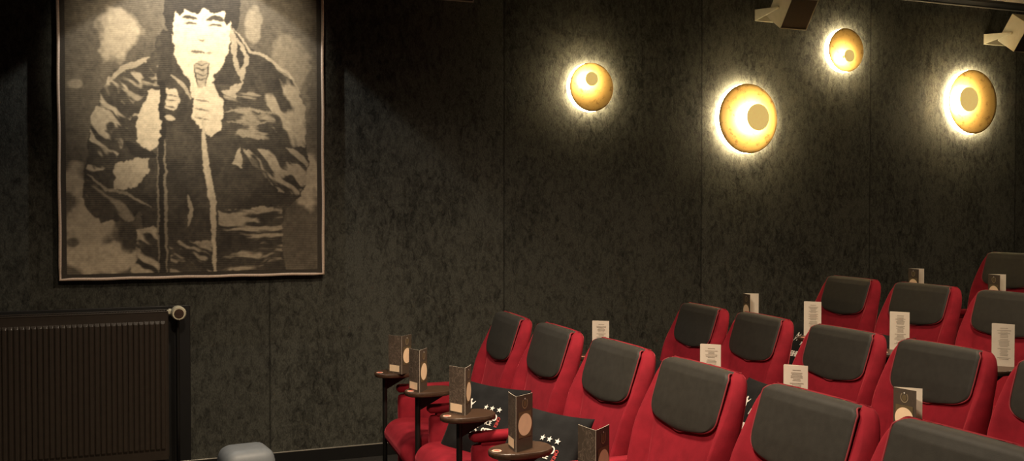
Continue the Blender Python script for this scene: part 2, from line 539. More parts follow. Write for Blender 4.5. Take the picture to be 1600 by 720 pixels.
TABLES = [
    # row, y, table height, label
    (1, 5.077, -.03, .70, 'dark wooden side table on a black post closest to the wall, front row'),
    (1, 4.483, .0, .70, 'dark wooden side table above the first red armrest, second from the wall'),
    (1, 3.889, .0, .70, 'dark wooden side table in front of the left black cushion, front row'),
    (1, 3.295, -.03, .70, 'dark oval side table carrying the card with the big round cream label'),
    (1, 2.701, -.05, .70, 'dark side table at the bottom edge under the rightmost brown folded card'),
    (2, 5.065, .0, .715, 'side table of the second row at the wall, behind the third front armchair'),
    (2, 3.930, .0, .715, 'side table of the second row behind the fourth front armchair'),
    (2, 3.330, .0, .715, 'side table of the second row behind the fifth front armchair'),
    (2, 2.740, .0, .715, 'side table of the second row under the dark folded card with a ring emblem'),
    (3, 5.25, .0, .70, 'side table of the third row at the wall, behind the second-row armchairs'),
    (3, 4.63, .0, .70, 'side table of the third row behind the gap of the second row'),
    (3, 4.00, .0, .70, 'side table of the third row showing its brown edge beside the tall white menu card'),
    (3, 3.40, .0, .70, 'brown side table at the right edge under the largest white menu card'),
    (4, 4.99, .0, .70, 'side table of the back row at the wall'),
    (4, 4.40, .0, .70, 'side table of the back row in front of the topmost armchair'),
]
tproto = None
for r, y, dy, h, lab in TABLES:
    dx = {3.889: -.02, 3.295: -.045, 2.701: -.05}.get(y, 0.0)
    loc = (ROWS[r]['x'] + .042, y, ROWS[r]['z'] + h - .70)
    if tproto is None: tproto = o = make_table(lab, loc)
    else: o = dup(tproto, loc, lab)
    for ch in o.children:                                # the top is set a little off its post
        if ch.name.startswith(('table_top', 'number_sticker')): ch.location.x = dx; ch.location.y = dy

# ------------------------------------------------------------------ folded menu cards
CW, CHH = .095, .195
def leaf_mats(kind):
    return {'floral': M['card_floral'], 'logo': M['card_plain'], 'menu': M['paper']}[kind]

def quad_patch(A, n_out, e, zlo, zhi, w0, w1, off):
    """rectangle on a leaf, w along the leaf 0..1"""
    p = lambda w, z: (e[0] * CW * w + n_out[0] * off, e[1] * CW * w + n_out[1] * off, z)
    return [p(w0, zlo), p(w1, zlo), p(w1, zhi), p(w0, zhi)]

def disc_patch(e, n_out, wc, zc, rw, rz, off, m=28, ri=0.0, a0=0, a1=2 * PI):
    V = []; full = abs(a1 - a0 - 2 * PI) < 1e-6
    cnt = m if full else m + 1
    for rad in ([1.0] if ri == 0 else [1.0, ri]):
        for i in range(cnt):
            a = a0 + (a1 - a0) * i / m
            w = wc * CW + rw * rad * math.cos(a); z = zc + rz * rad * math.sin(a)
            V.append((e[0] * w + n_out[0] * off, e[1] * w + n_out[1] * off, z))
    if ri == 0: F = [tuple(range(cnt))]
    else: F = [(i, (i + 1) % cnt, cnt + (i + 1) % cnt, cnt + i) for i in range(cnt if full else cnt - 1)]
    return V, F

def text_lines(e, n_out, off, seed, z_top=.175, z_bot=.03):
    rnd = random.Random(seed); V, F = [], []
    z = z_top; k = 0
    while z > z_bot:
        w = rnd.uniform(.28, .62); c = .46
        if k % 6 == 0: w = .34
        for side in (0,):
            a, b = c - w / 2, c + w / 2
            q = quad_patch(None, n_out, e, z, z + .0022, a, b, off); n = len(V); V += q; F.append((n, n + 1, n + 2, n + 3))
        z -= .0062 if k % 6 else .011
        k += 1
    return V, F

def make_card(label, fold, z, angA, angB, texA, texB, seed=0):
    t = thing('menu_card', label, 'menu card', (fold[0], fold[1], z), 'folded menu cards on the side tables')
    ea = (math.cos(math.radians(angA)), math.sin(math.radians(angA)))
    eb = (math.cos(math.radians(angB)), math.sin(math.radians(angB)))
    for e, other, tex, tag_ in ((ea, eb, texA, 'A'), (eb, ea, texB, 'B')):
        nrm = (-e[1], e[0])
        if nrm[0] * other[0] + nrm[1] * other[1] > 0: nrm = (-nrm[0], -nrm[1])   # points to the outside
        th = .0014
        P = []
        nseg = 6
        for w in [i / nseg for i in range(nseg + 1)]:
            bow = .0016 * math.sin(PI * w)
            for sgn in (1, -1):
                for zz in (0.0, CHH):
                    P.append((e[0] * CW * w + nrm[0] * (sgn * th / 2 + bow), e[1] * CW * w + nrm[1] * (sgn * th / 2 + bow), zz))
        F, mi = [], []
        for i in range(nseg):
            a = i * 4; b = a + 4
            F += [(a, b, b + 1, a + 1), (a + 2, a + 3, b + 3, b + 2), (a + 1, b + 1, b + 3, a + 3), (a, a + 2, b + 2, b)]
            mi += [0, 1, 2, 2]
        F += [(0, 1, 3, 2), (nseg * 4, nseg * 4 + 2, nseg * 4 + 3, nseg * 4 + 1)]; mi += [2, 2]
        leaf = mesh({'floral': 'floral_leaf', 'logo': 'emblem_leaf', 'menu': 'menu_leaf'}[tex], P, F, None, t, mats=[leaf_mats(tex), M['paper'], M['paper_edge']], midx=mi)
        o1 = .0030
        if tex == 'floral':
            V = quad_patch(None, nrm, e, .010, .043, .16, .90, o1); mesh('price_label', V, [(0, 1, 2, 3)], M['label'], leaf)
        elif tex == 'logo':
            V = quad_patch(None, nrm, e, .046, .137, .12, .88, o1 - .0002); mesh('label_frame', V, [(0, 1, 2, 3)], M['bronze'], leaf)
            V, F2 = disc_patch(e, nrm, .5, .0905, .039, .039, o1 + .0003); mesh('round_label', V, F2, M['label'], leaf)
            V, F2 = disc_patch(e, nrm, .5, .165, .0165, .019, o1, ri=.80, a0=PI * .72, a1=PI * 2.28)
            n = len(V)
            V2, F3 = disc_patch(e, nrm, .5, .164, .010, .012, o1, 12); V += V2; F2 += [tuple(i + n for i in f) for f in F3]
            n = len(V)
            V2, F3 = disc_patch(e, nrm, .5, .181, .003, .003, o1 + .0003, 10); V += V2; F2 += [tuple(i + n for i in f) for f in F3]
            mesh('ring_emblem', V, F2, None, leaf, mats=[M['bronze_lt'], M['bronze'], M['print_white']], midx=[0] * (len(F2) - 2) + [1, 2])
        else:
            V, F2 = text_lines(e, nrm, o1, seed); mesh('menu_text', V, F2, M['ink'], leaf)
    return t

def white_card(label, left, right, z, a, seed):
    make_card(label, right, z, 180 - a, 180 - a - 11, 'menu', 'floral', seed)

make_card('brown folded card nearest the wall, standing on the leftmost side table', (1.392, 4.93), .70, 119, 43, 'floral', 'logo')
make_card('brown folded card second from the wall, standing above the first red armrest', (1.328, 4.405), .70, 104, 52, 'floral', 'logo')
make_card('brown floral folded card in front of the left black cushion', (1.352, 3.845), .70, 114, 56, 'floral', 'logo')
make_card('folded brown card with a big round cream label facing the camera', (1.310, 3.195), .70, 84, 30, 'floral', 'logo')
make_card('rightmost brown folded card at the bottom edge, front row', (1.326, 2.618), .70, 97, 38, 'floral', 'logo')
white_card('small white menu card peeking over the third front armchair', None, (2.630, 5.028), .715, 27.2, 1)
white_card('white menu card peeking over the fourth front armchair', None, (2.655, 3.955), .715, 33.5, 2)
white_card('white menu card peeking over the fifth front armchair', None, (2.622, 3.288), .715, 38.0, 3)
make_card('dark folded card with a ring emblem peeking over the closest armchair', (2.598, 2.787), .715, -82, -45, 'logo', 'menu', 4)
make_card('half dark, half white card at the wall over the second-row armchair', (3.704, 5.275), .818, -98, -32, 'logo', 'menu', 5)
white_card('small white menu card over the third armchair of the second row', None, (3.775, 4.620), .818, 39.0, 6)
white_card('tall white menu card between the middle armchairs of the second and third rows', None, (3.815, 3.985), .818, 43.4, 7)
white_card('largest white menu card at the right edge on a brown side table', None, (3.862, 3.385), .818, 48.4, 8)
make_card('tiny dark card with a white edge before the black wall, back row', (4.845, 5.075), .96, -92, -42, 'logo', 'menu', 9)
make_card('tiny dark card with a white edge before the topmost armchair', (4.865, 4.455), .96, -96, -42, 'logo', 'menu', 10)

# ------------------------------------------------------------------ cushions
PW, PH, PT = .205, .19, .058
def pil(u, v):
    b = max(0, (1 - u * u)) * max(0, (1 - v * v))
    w = PT * b ** .42 * (1 + .10 * math.sin(5 * u + 2 * v) * (1 - b) + .06 * math.sin(9 * v - 3 * u))
    pin = 1 - .05 * (1 - v * v) , 1 - .06 * (1 - u * u)
    return u * PW * pin[0], v * PH * pin[1], w

def make_cushion_proto(label):
    t = thing('seat_pillow', label, 'cushion', (0, 0, 0), 'black printed cushions on the armchairs')
    n = 26; V, F = [], []
    def tt(i): 
        x = -1 + 2 * i / n
        return math.sin(x * PI / 2) * .6 + x * .4
    for sgn in (1, -1):
        for j in range(n + 1):
            for i in range(n + 1):
                a, b, c = pil(tt(i), tt(j)); V.append((a, b, sgn * c))
    s = (n + 1) ** 2
    for j in range(n):
        for i in range(n):
            a = j * (n + 1) + i
            F.append((a, a + 1, a + n + 2, a + n + 1)); F.append((s + a, s + a + n + 1, s + a + n + 2, s + a + 1))
    bm = bmesh.new(); vs = [bm.verts.new(v) for v in V]
    for f in F: bm.faces.new([vs[i] for i in f])
    bmesh.ops.remove_doubles(bm, verts=bm.verts[:], dist=1e-5)
    from_bm('cover', bm, M['cushion'], t, True)
    def put(name, VF, s0, t0, mat, rot=0.0, sx=1.0, bold=0.0):
        V, F = VF
        out = []
        c, s_ = math.cos(rot), math.sin(rot)
        for v in V:
            x, y = v[0] * sx, v[1]
            X = s0 + c * x - s_ * y; Y = t0 + s_ * x + c * y
            a, b, w = pil(max(-.98, min(.98, X / PW / .97)), max(-.98, min(.98, Y / PH / .97)))
            out.append((X, Y, w + .0042))
        return mesh(name, out, F, mat, t)
    def star(r):
        V = [(r * (1 if i % 2 == 0 else .42) * math.sin(i * PI / 5), r * (1 if i % 2 == 0 else .42) * math.cos(i * PI / 5), 0) for i in range(10)] + [(0, 0, 0)]
        return V, [(i, (i + 1) % 10, 10) for i in range(10)]
    def bolden(VF, d):
        V, F = VF; n = len(V); V2 = list(V); F2 = list(F)
        for dx, dy in ((d, 0), (-d, 0), (0, d * .6)):
            m = len(V2); V2 += [Vector((v[0] + dx, v[1] + dy, 0)) for v in V]; F2 += [tuple(i + m for i in f) for f in F]
        return V2, F2
    sv, sf = [], []
    for k, sx_ in enumerate((.030, .066, .104)):
        V, F = star(.0140); n0 = len(sv); sv += [(v[0] + sx_, v[1], 0) for v in V]; sf += [tuple(i + n0 for i in f) for f in F]
    put('star_print', (sv, sf), .010, .058, M['print_white'])
    put('name_print', bolden(text_geo('APOLLO', .044), .0019), .056, .018, M['print_white'], sx=.72)
    put('service_print', bolden(text_geo('SERVICE', .031), .0008), .054, -.010, M['print_white'], sx=.80)
    put('kino_print', bolden(text_geo('KINO', .023), .0007), .126, .002, M['print_red'], rot=PI / 2, sx=.85)
    put('row_print', bolden(text_geo('REIHE 5  SITZ', .050), .003), .022, -.056, M['print_white'], sx=.74)
    # small emblem of a figure with raised arms
    ev, ef = [], []
    def poly(pts):
        n0 = len(ev); ev.extend([(p[0] * .00085, p[1] * .00085, 0) for p in pts]); ef.append(tuple(range(n0, n0 + len(pts))))
    poly([(-16, 22), (-10, 34), (-2, 36), (4, 28), (0, 20), (-8, 17)])
    poly([(-6, 18), (2, 20), (18, 8), (20, -6), (10, -14), (2, -4)])
    poly([(14, 6), (30, 24), (34, 22), (22, 0)])
    poly([(-4, 14), (-22, 4), (-24, 8), (-8, 20)])
    poly([(4, -6), (-14, -20), (-18, -36), (-12, -38), (-6, -22), (12, -12)])
    poly([(12, -10), (22, -22), (18, -36), (26, -36), (30, -20), (20, -6)])
    poly([(-20, -4), (-8, -2), (-10, -12), (-22, -14)])
    put('figure_print', (ev, ef), -.072, .060, M['print_white'])
    return t

def place_cushion(o, top_l, top_r, tilt, lift=0.0):
    """set the cushion so that its top edge runs from top_l to top_r; tilt = lean back from vertical"""
    a, b = Vector(top_l), Vector(top_r)
    s = (b - a); s.z = 0; s.normalize()
    nrm = Vector((s.y, -s.x, 0))                 # horizontal, towards the viewer side
    if nrm.x > 0: nrm = -nrm
    up = (Vector((0, 0, 1)) * math.cos(tilt) - nrm * math.sin(tilt)).normalized()
    zz = s.cross(up)
    mid = (a + b) / 2
    c = mid - up * PH * .95
    o.matrix_world = Matrix(((s.x, up.x, zz.x, c.x), (s.y, up.y, zz.y, c.y), (s.z, up.z, zz.z, c.z), (0, 0, 0, 1)))
    o.rotation_mode = 'XYZ'

cp = make_cushion_proto('black printed cushion on the second front armchair, left of the two')
place_cushion(cp, (1.590, 4.470, .722), (1.752, 4.125, .722), math.radians(32))
c2 = dup(cp, (0, 0, 0), 'black printed cushion on the third front armchair, right of the two')
place_cushion(c2, (1.605, 3.84, .72), (1.745, 3.47, .72), math.radians(32))
c3 = dup(cp, (0, 0, 0), 'black cushion seen in the gap between the fourth and fifth front armchairs')
place_cushion(c3, (2.86, 4.03, .725), (2.86, 3.62, .725), math.radians(30))
c4 = dup(cp, (0, 0, 0), 'black cushion showing as a white sliver between the third and fourth front armchairs')
place_cushion(c4, (2.86, 5.02, .70), (2.86, 4.62, .70), math.radians(30))
c5 = dup(cp, (0, 0, 0), 'black cushion with a figure emblem in the gap behind the second row, nearer the wall')
place_cushion(c5, (4.03, 5.155, .84), (4.03, 4.745, .84), math.radians(30))
c6 = dup(cp, (0, 0, 0), 'black cushion in the gap left of the fourth armchair of the second row')
place_cushion(c6, (4.03, 4.575, .84), (4.03, 4.165, .84), math.radians(30))

# ------------------------------------------------------------------ wall lamps
def make_lamp(label, c, R, sc, sr, power, extra=0):
    """c = centre of the big disc (x, z), sc = centre of the small disc"""
    t = thing('wall_lamp', label, 'wall lamp', (c[0], D, c[1]), 'round gold wall lamps')
    m = 64
    def disc(y0, y1, r, dish, cx=0, cz=0):
        V, F = [], []
        lv = [(0.0, y0)] + [(r * k, y0 + dish * (k ** 2 - 0)) for k in (.25, .5, .75, .9, .98)] + [(r, y0 + dish + .002)] + [(r * .99, y1 + dish), (.25 * r, y1)]
        V.append((cx, lv[0][1], cz))
        for rad, y in lv[1:]:
            for i in range(m):
                a = 2 * PI * i / m; V.append((cx + rad * math.cos(a), y, cz + rad * math.sin(a)))
        for i in range(m): F.append((0, 1 + (i + 1) % m, 1 + i))
        for k in range(len(lv) - 2):
            for i in range(m):
                j = (i + 1) % m; F.append((1 + k * m + i, 1 + k * m + j, 1 + (k + 1) * m + j, 1 + (k + 1) * m + i))
        F.append(tuple(1 + (len(lv) - 2) * m + i for i in range(m)))
        bm = bmesh.new(); vs = [bm.verts.new(v) for v in V]
        for f in F: bm.faces.new([vs[i] for i in f])
        return bm
    from_bm('gold_disc', disc(-.062, -.056, R, .004), M['gold'], t, True)
    dx, dz = sc[0] - c[0], sc[1] - c[1]
    sm = from_bm('small_disc', disc(-.130, -.125, sr, .001, dx, dz), M['gold_added_glow'], t, True)
    bm = bmesh.new(); bm_cyl(bm, (dx, -.128, dz), (dx, -.055, dz), .009, 16)
    from_bm('stem', bm, M['gold'], t)
    # glowing ring behind the disc and its wall plate
    V, F = [], []
    prof = [(R * .99, -.004), (R * 1.0, -.010), (R * 1.0, -.046), (R * .97, -.051), (R * .80, -.051), (R * .80, -.004)]
    for rad, y in prof:
        for i in range(m):
            a = 2 * PI * i / m; V.append((rad * math.cos(a), y, rad * math.sin(a)))
    k = len(prof)
    for q in range(k):
        for i in range(m):
            j = (i + 1) % m; q2 = (q + 1) % k
            F.append((q * m + i, q * m + j, q2 * m + j, q2 * m + i))
    mesh('glow_ring', V, F, M['glow'], t, True)
    bm = bmesh.new(); bm_cyl(bm, (0, -.056, 0), (0, 0, 0), R * .5, 32); from_bm('wall_plate', bm, M['valve'], t)
    # the source on the back of the small disc, shining onto the big one
    V, F = disc_v = [], []
    n = 32
    for i in range(n):
        a = 2 * PI * i / n; V.append((dx + sr * .86 * math.cos(a), -.1235, dz + sr * .86 * math.sin(a)))
    F.append(tuple(range(n)))
    mesh('light_source', V, F, M['glow_face'], sm)
    return t
M['glow_face'] = simple('lamp_source', (1, .9, .7), .5, emis=(1.0, .78, .42), estr=170.0)
make_lamp('small gold wall lamp furthest left, its inner disc high', (3.027, 2.359), .163, (2.992, 2.404), .046, 1)
make_lamp('large gold wall lamp in the middle, its inner disc to the right', (4.282, 2.191), .250, (4.314, 2.196), .095, 1)
make_lamp('small gold wall lamp highest up, beside the left speaker', (5.154, 2.732), .163, (5.124, 2.678), .046, 1)
make_lamp('large gold wall lamp furthest right, mottled inner disc to the left', (6.418, 2.395), .255, (6.303, 2.404), .096, 1)

# ------------------------------------------------------------------ speakers
def make_speaker(label, corner):
    """corner = lower front edge, left end, in the room"""
    t = thing('wall_speaker', label, 'speaker', (corner[0], D, corner[2]), 'cream speakers on the wall')
    W, H, Dp = .225, .235, .185
    cy = corner[1] - D
    tilt = math.radians(36)
    # local axes: up-front edge leans out from the wall (towards -y) as it rises
    uf = Vector((0, -math.sin(tilt), math.cos(tilt))); bk = Vector((0, math.cos(tilt), math.sin(tilt)))
    o0 = Vector((0, cy, 0))
    Mx = Matrix(((1, bk.x, uf.x, o0.x), (0, bk.y, uf.y, o0.y), (0, bk.z, uf.z, o0.z), (0, 0, 0, 1)))
    bm = bmesh.new(); bm_box(bm, (0, .004, 0), (W, Dp, H), .004, 2, matrix=Mx)
    cab = from_bm('cabinet', bm, M['cabinet'], t)
    bm = bmesh.new(); bm_box(bm, (.006, -.004, .006), (W - .006, .010, H - .006), .003, 2, matrix=Mx)
    from_bm('grille', bm, M['grille'], cab)
    bm = bmesh.new()
    for f in (((0, -.001), (W, .0045)),):
        pass
    for lo, hi in (((0, -.006, 0), (W, .006, .008)), ((0, -.006, H - .008), (W, .006, H)), ((W - .008, -.006, 0), (W, .006, H)), ((0, -.006, 0), (.004, .006, H))):
        bm_box(bm, lo, hi, .001, 1, matrix=Mx)
    from_bm('grille_frame', bm, M['cabinet'], cab)
    # bracket: tapering side arms from the pivots back to a plate on the wall
    bm = bmesh.new()
    piv = Mx @ Vector((0, Dp * .52, H * .46))
    for xs in (-.010, W + .004):
        pts = [(xs, piv.y - .012, piv.z + .008), (xs, piv.y - .012, piv.z - .004), (xs, -.004, piv.z - .045), (xs, -.004, piv.z + .034)]
        a = [bm.verts.new(p) for p in pts]; b = [bm.verts.new((p[0] + .006, p[1], p[2])) for p in pts]
        bm.faces.new(a); bm.faces.new(b[::-1])
        for i in range(4): bm.faces.new([a[i], a[(i + 1) % 4], b[(i + 1) % 4], b[i]])
        bm_cyl(bm, (xs - .004, piv.y, piv.z), (xs + .010, piv.y, piv.z), .008, 14)
    bm_box(bm, (-.012, -.008, piv.z - .048), (W + .012, 0, piv.z + .036), .002)
    from_bm('bracket', bm, M['cabinet'], t)
    return t
make_speaker('cream wall speaker above the lamps, left of the highest lamp', (4.383, 5.825, 2.807))
make_speaker('cream wall speaker at the upper right corner', (6.595, 5.825, 2.774))
make_speaker('wall speaker showing only its lower edge at the top of the photo', (1.88, 5.825, 2.812))

# ------------------------------------------------------------------ radiator
rad = thing('radiator', 'long black ribbed panel radiator under the tapestry', 'radiator', (0, D, 0))
RX0, RX1, RY0, RY1, RZ0, RZ1 = -2.1, .319, -.155, -.045, .13, .965
V, F = [], []
pitch = .0285
xs = []
x = RX0 + .012
prof = []
while x < RX1 - .02:
    prof += [(x, 0), (x + .003, .007), (x + .007, .0085), (x + pitch - .010, .0085), (x + pitch - .0055, .007), (x + pitch - .003, 0)]
    x += pitch
prof = [(RX0, 0)] + prof + [(RX1, 0)]
zs = [(RZ0, 0), (RZ0 + .05, 0), (RZ0 + .065, 1), (RZ1 - .068, 1), (RZ1 - .052, 0), (RZ1, 0)]
for z, k in zs:
    for px, py in prof: V.append((px, RY0 - py * k, z))
n = len(prof)
for a in range(len(zs) - 1):
    for i in range(n - 1):
        F.append((a * n + i, a * n + i + 1, (a + 1) * n + i + 1, (a + 1) * n + i))
mesh('front_panel', V, F, M['radiator'], rad)
bm = bmesh.new()
bm_box(bm, (RX0, RY0 + .001, RZ0), (RX1, RY0 + .012, RZ1 - .004), .001)
bm_box(bm, (RX0, RY1 - .012, RZ0), (RX1, RY1, RZ1), .001)
bm_box(bm, (RX1 - .004, RY0 - .002, RZ0 + .02), (RX1 + .002, RY1, RZ1 + .002), .001)
bm_box(bm, (RX0 + .3, RY1, RZ0 + .1), (RX0 + .34, -.013, RZ1 - .1)); bm_box(bm, (RX1 - .34, RY1, RZ0 + .1), (RX1 - .30, -.013, RZ1 - .1))
from_bm('casing', bm, M['radiator'], rad)
bm = bmesh.new()
bm_box(bm, (RX0, RY0 - .003, RZ1 - .004), (RX1, RY0 + .010, RZ1 + .004), .002)
bm_box(bm, (RX0, RY1 - .010, RZ1 - .004), (RX1, RY1 + .002, RZ1 + .004), .002)
x = RX0
while x < RX1 - .01:                                  # slanting slats of the top grille
    vs = [bm.verts.new(p) for p in [(x, RY0 + .008, RZ1 + .001), (x + .006, RY0 + .008, RZ1 + .003), (x + .022, RY1 - .008, RZ1 + .003), (x + .016, RY1 - .008, RZ1 + .001)]]
    bm.faces.new(vs)
    x += .014
from_bm('top_grille', bm, M['radiator'], rad)
bm = bmesh.new()
bm_cyl(bm, (.375, -.095, .957), (.375, -.195, .957), .036, 28, .040); 
bmesh.ops.create_cone(bm, cap_ends=True, segments=28, radius1=.040, radius2=.034, depth=.02, matrix=Matrix.Translation((.375, -.205, .957)) @ Matrix.Rotation(PI / 2, 4, 'X'))
vh = from_bm('thermostat_valve', bm, M['valve'], rad, False); vh['label'] = 'cream thermostat knob with a dark face'
bm = bmesh.new(); bm_cyl(bm, (.375, -.214, .957), (.375, -.218, .957), .026, 24)
from_bm('valve_face', bm, M['wood'], vh)
bm = bmesh.new(); bm_cyl(bm, (.317, -.10, .957), (.36, -.10, .957), .013, 16); bm_cyl(bm, (.326, -.10, .957), (.340, -.10, .957), .019, 6)
from_bm('valve_connector', bm, M['valve'], vh)
V, F = tube_verts([(.375, -.095, .957), (.375, -.092, .90), (.375, -.09, .6), (.375, -.09, .3), (.375, -.09, 0.0)], .011, 12)
mesh('heating_pipe', V, F, M['black'], rad, True)
tag(box('radiator_dark_sheet', (RX0 - .1, D - .012, 0.079), (.450, D - .0005, .985), M['black'], bevel=.003), 'thin black board on the wall behind the radiator and its pipe', 'sheet')  # thin black sheet, darkens the wall behind and just right of the radiator

# ------------------------------------------------------------------ small grey stool in front
def rounded_block(name, w, d, z0, z1, r, mat, parent, taper=.0):
    bm = bmesh.new(); bm_box(bm, (-w / 2, -d / 2, z0), (w / 2, d / 2, z1), r, 6)
    for v in bm.verts:
        k = 1 - taper * (v.co.z - z0) / (z1 - z0); v.co.x *= k; v.co.y *= k
    return from_bm(name, bm, mat, parent, True)
st = thing('padded_stool', 'small grey leather stool with a rounded top at the bottom edge', 'stool', (.600, 4.80, 0))
rounded_block('padded_body', .262, .25, .03, .432, .060, M['pouf'], st, .10)
bm = bmesh.new(); bm_box(bm, (-.11, -.10, 0), (.11, .10, .035), .004); from_bm('plinth', bm, M['black'], st)
st.rotation_euler = (0, 0, math.radians(6))

# ------------------------------------------------------------------ woven tapestry (generic performer in a dark jacket, two-tone weave)
TX0, TX1, TZ0, TZ1 = -.236, 1.217, 1.152, 3.02
TY = D - .055
tap = thing('wall_tapestry', 'large woven brown and black tapestry of a person in a dark jacket with a microphone', 'tapestry', ((TX0 + TX1) / 2, D, TZ0))
GW, GH = 400, 514
img = np.zeros((GH, GW), float)                       # row 0 = bottom, value 0 dark .. 1 tan
zx = np.linspace(56, 713, GW)[None, :].repeat(GH, 0)  # sketch coordinates: x right, y down
zy = np.linspace(694, 694 - 657 * (TZ1 - TZ0) / (TX1 - TX0), GH)[:, None].repeat(GW, 1)
def vnoise(sx, sy, seed, X=None, Y=None):
    rs = np.random.RandomState(seed)
    X = zx if X is None else X; Y = zy if Y is None else Y
    fx = (X + 1200) / sx; fy = (Y + 1200) / sy
    g = rs.rand(int(fy.max()) + 3, int(fx.max()) + 3)
    ix = fx.astype(int); iy = fy.astype(int)
    tx = fx - ix; ty = fy - iy; tx = tx * tx * (3 - 2 * tx); ty = ty * ty * (3 - 2 * ty)
    return (g[iy, ix] * (1 - tx) + g[iy, ix + 1] * tx) * (1 - ty) + (g[iy + 1, ix] * (1 - tx) + g[iy + 1, ix + 1] * tx) * ty
def fbm(s, seed): return .5 * vnoise(s, s, seed) + .3 * vnoise(s / 2, s / 2, seed + 1) + .2 * vnoise(s / 4, s / 4, seed + 2)
def folds(pts, angle, along, across, seed, lo=.52, hi=.66, v=.62):
    """creased-leather highlights inside a region, running at an angle"""
    a = math.radians(angle); c, s_ = math.cos(a), math.sin(a)
    wx = (fbm(60, seed + 5) - .5) * 50
    X = zx * c + zy * s_ + wx; Y = -zx * s_ + zy * c + wx * .6
    n = .62 * vnoise(along, across, seed, X, Y) + .25 * vnoise(along / 2, across / 2, seed + 1, X, Y) + .13 * vnoise(along / 5, across / 4, seed + 2, X, Y)
    k = np.clip((n - lo) / (hi - lo), 0, 1) * inside(pts)
    img[:] = img * (1 - k) + v * k
wob = 5.0
WX = (fbm(30, 101) - .5) * 3 * wob + (fbm(9, 151) - .5) * 1.6 * wob; WY = (fbm(30, 131) - .5) * 3 * wob + (fbm(9, 171) - .5) * 1.6 * wob
def inside(pts):
    x = zx + WX; y = zy + WY
    r = np.zeros(x.shape, bool); n = len(pts)
    for i in range(n):
        x1, y1 = pts[i]; x2, y2 = pts[(i + 1) % n]
        c = (y1 > y) != (y2 > y)
        r ^= c & (x < (x2 - x1) * (y - y1) / (y2 - y1 + 1e-9) + x1)
    return r
def fill(pts, v, k=1.0): 
    m = inside(pts); img[m] = img[m] * (1 - k) + v * k
def stroke(pts, w, v):
    x = zx + WX * .6; y = zy + WY * .6
    best = np.full(x.shape, 1e9)
    n = len(pts)
    for i in range(n - 1):
        (x1, y1), (x2, y2) = pts[i], pts[i + 1]
        L2 = (x2 - x1) ** 2 + (y2 - y1) ** 2 + 1e-9
        t = np.clip(((x - x1) * (x2 - x1) + (y - y1) * (y2 - y1)) / L2, 0, 1)
        d = np.hypot(x - x1 - t * (x2 - x1), y - y1 - t * (y2 - y1))
        ww = w * (1 - .75 * abs((i + t) / (n - 1) * 2 - 1) ** 2)
        best = np.minimum(best, d / ww)
    img[best < 1] = v
def blob(cx, cy, rx, ry, v, seed, soft=.5):
    d = ((zx - cx) / rx) ** 2 + ((zy - cy) / ry) ** 2 + (fbm(40, seed) - .5) * 1.6
    m = np.clip((1 - d) / soft, 0, 1); img[:] = img * (1 - m) + v * m
# mottled backdrop
img[:] = .13 + .17 * fbm(70, 3)
blob(195, 70, 55, 80, .62, 11); blob(625, 130, 60, 90, .42, 12); blob(530, 30, 25, 50, .48, 13); blob(650, 250, 30, 60, .3, 18)
blob(120, 560, 75, 90, .62, 14); blob(150, 640, 100, 45, .70, 15); blob(92, 450, 32, 50, .6, 16); blob(665, 430, 45, 90, .68, 17); blob(640, 600, 45, 60, .22, 19)
blob(220, 590, 30, 40, .12, 21); blob(85, 600, 18, 14, .25, 22); blob(95, 205, 22, 14, .5, 23)
# jacket
fill([(300, 60), (268, 128), (205, 150), (168, 185), (130, 300), (112, 430), (112, 510), (150, 552), (215, 548), (248, 520), (250, 600), (225, 690), (612, 690), (598, 560), (612, 515), (655, 478), (673, 420), (664, 240), (640, 180), (575, 125), (500, 70), (480, 20)], .05)
img[:] = np.where(img == .05, .03 + .16 * fbm(46, 61), img)
folds([(205, 150), (262, 140), (240, 230), (210, 330), (190, 400), (118, 440), (130, 300), (168, 185)], 42, 60, 17, 301, .50, .60, .66)
folds([(575, 125), (640, 180), (668, 240), (668, 350), (600, 350), (575, 260), (540, 190)], 62, 70, 22, 311, .46, .60, .60)
folds([(500, 360), (665, 350), (672, 430), (650, 478), (590, 470)], 40, 70, 11, 321, .50, .60, .60)
folds([(440, 520), (600, 510), (605, 680), (430, 680)], -4, 90, 12, 331, .50, .60, .62)
folds([(235, 575), (290, 560), (290, 685), (222, 690)], 30, 80, 15, 341, .46, .56, .66)
folds([(318, 600), (420, 600), (420, 690), (318, 690)], 28, 50, 11, 351, .56, .66, .55)
folds([(455, 215), (580, 190), (590, 330), (455, 330)], 10, 50, 14, 361, .56, .68, .5)
folds([(200, 180), (290, 150), (290, 280), (200, 280)], 20, 45, 14, 371, .55, .67, .55)
folds([(112, 440), (240, 440), (230, 548), (130, 548)], 35, 70, 16, 381, .58, .72, .45)
# face, neck (generic, mostly overexposed), dark fringe
fill([(312, -60), (470, -60), (475, 50), (458, 118), (430, 165), (430, 230), (370, 230), (366, 178), (345, 150), (324, 90)], .95)
fill([(300, -200), (492, -200), (494, 30), (480, 60), (474, 20), (462, 34), (452, 0), (430, 8), (405, -8), (384, 12), (360, -4), (346, 16), (334, 4), (326, 70), (308, 50)], .05)
stroke([(350, 20), (368, 17), (386, 24)], 5, .12); stroke([(412, 24), (432, 17), (456, 21)], 5, .12)
stroke([(354, 36), (370, 33), (384, 37)], 3.5, .2); stroke([(416, 37), (434, 32), (452, 36)], 3.5, .2)
stroke([(390, 76), (400, 80), (406, 77)], 2.5, .4); stroke([(372, 110), (390, 107), (408, 110)], 3, .3); stroke([(408, 110), (425, 112)], 2, .55)
fill([(458, 118), (476, 60), (486, 130), (470, 190), (428, 190)], .08)
fill([(326, 90), (345, 150), (368, 185), (372, 215), (330, 170), (290, 165), (300, 80)], .10)
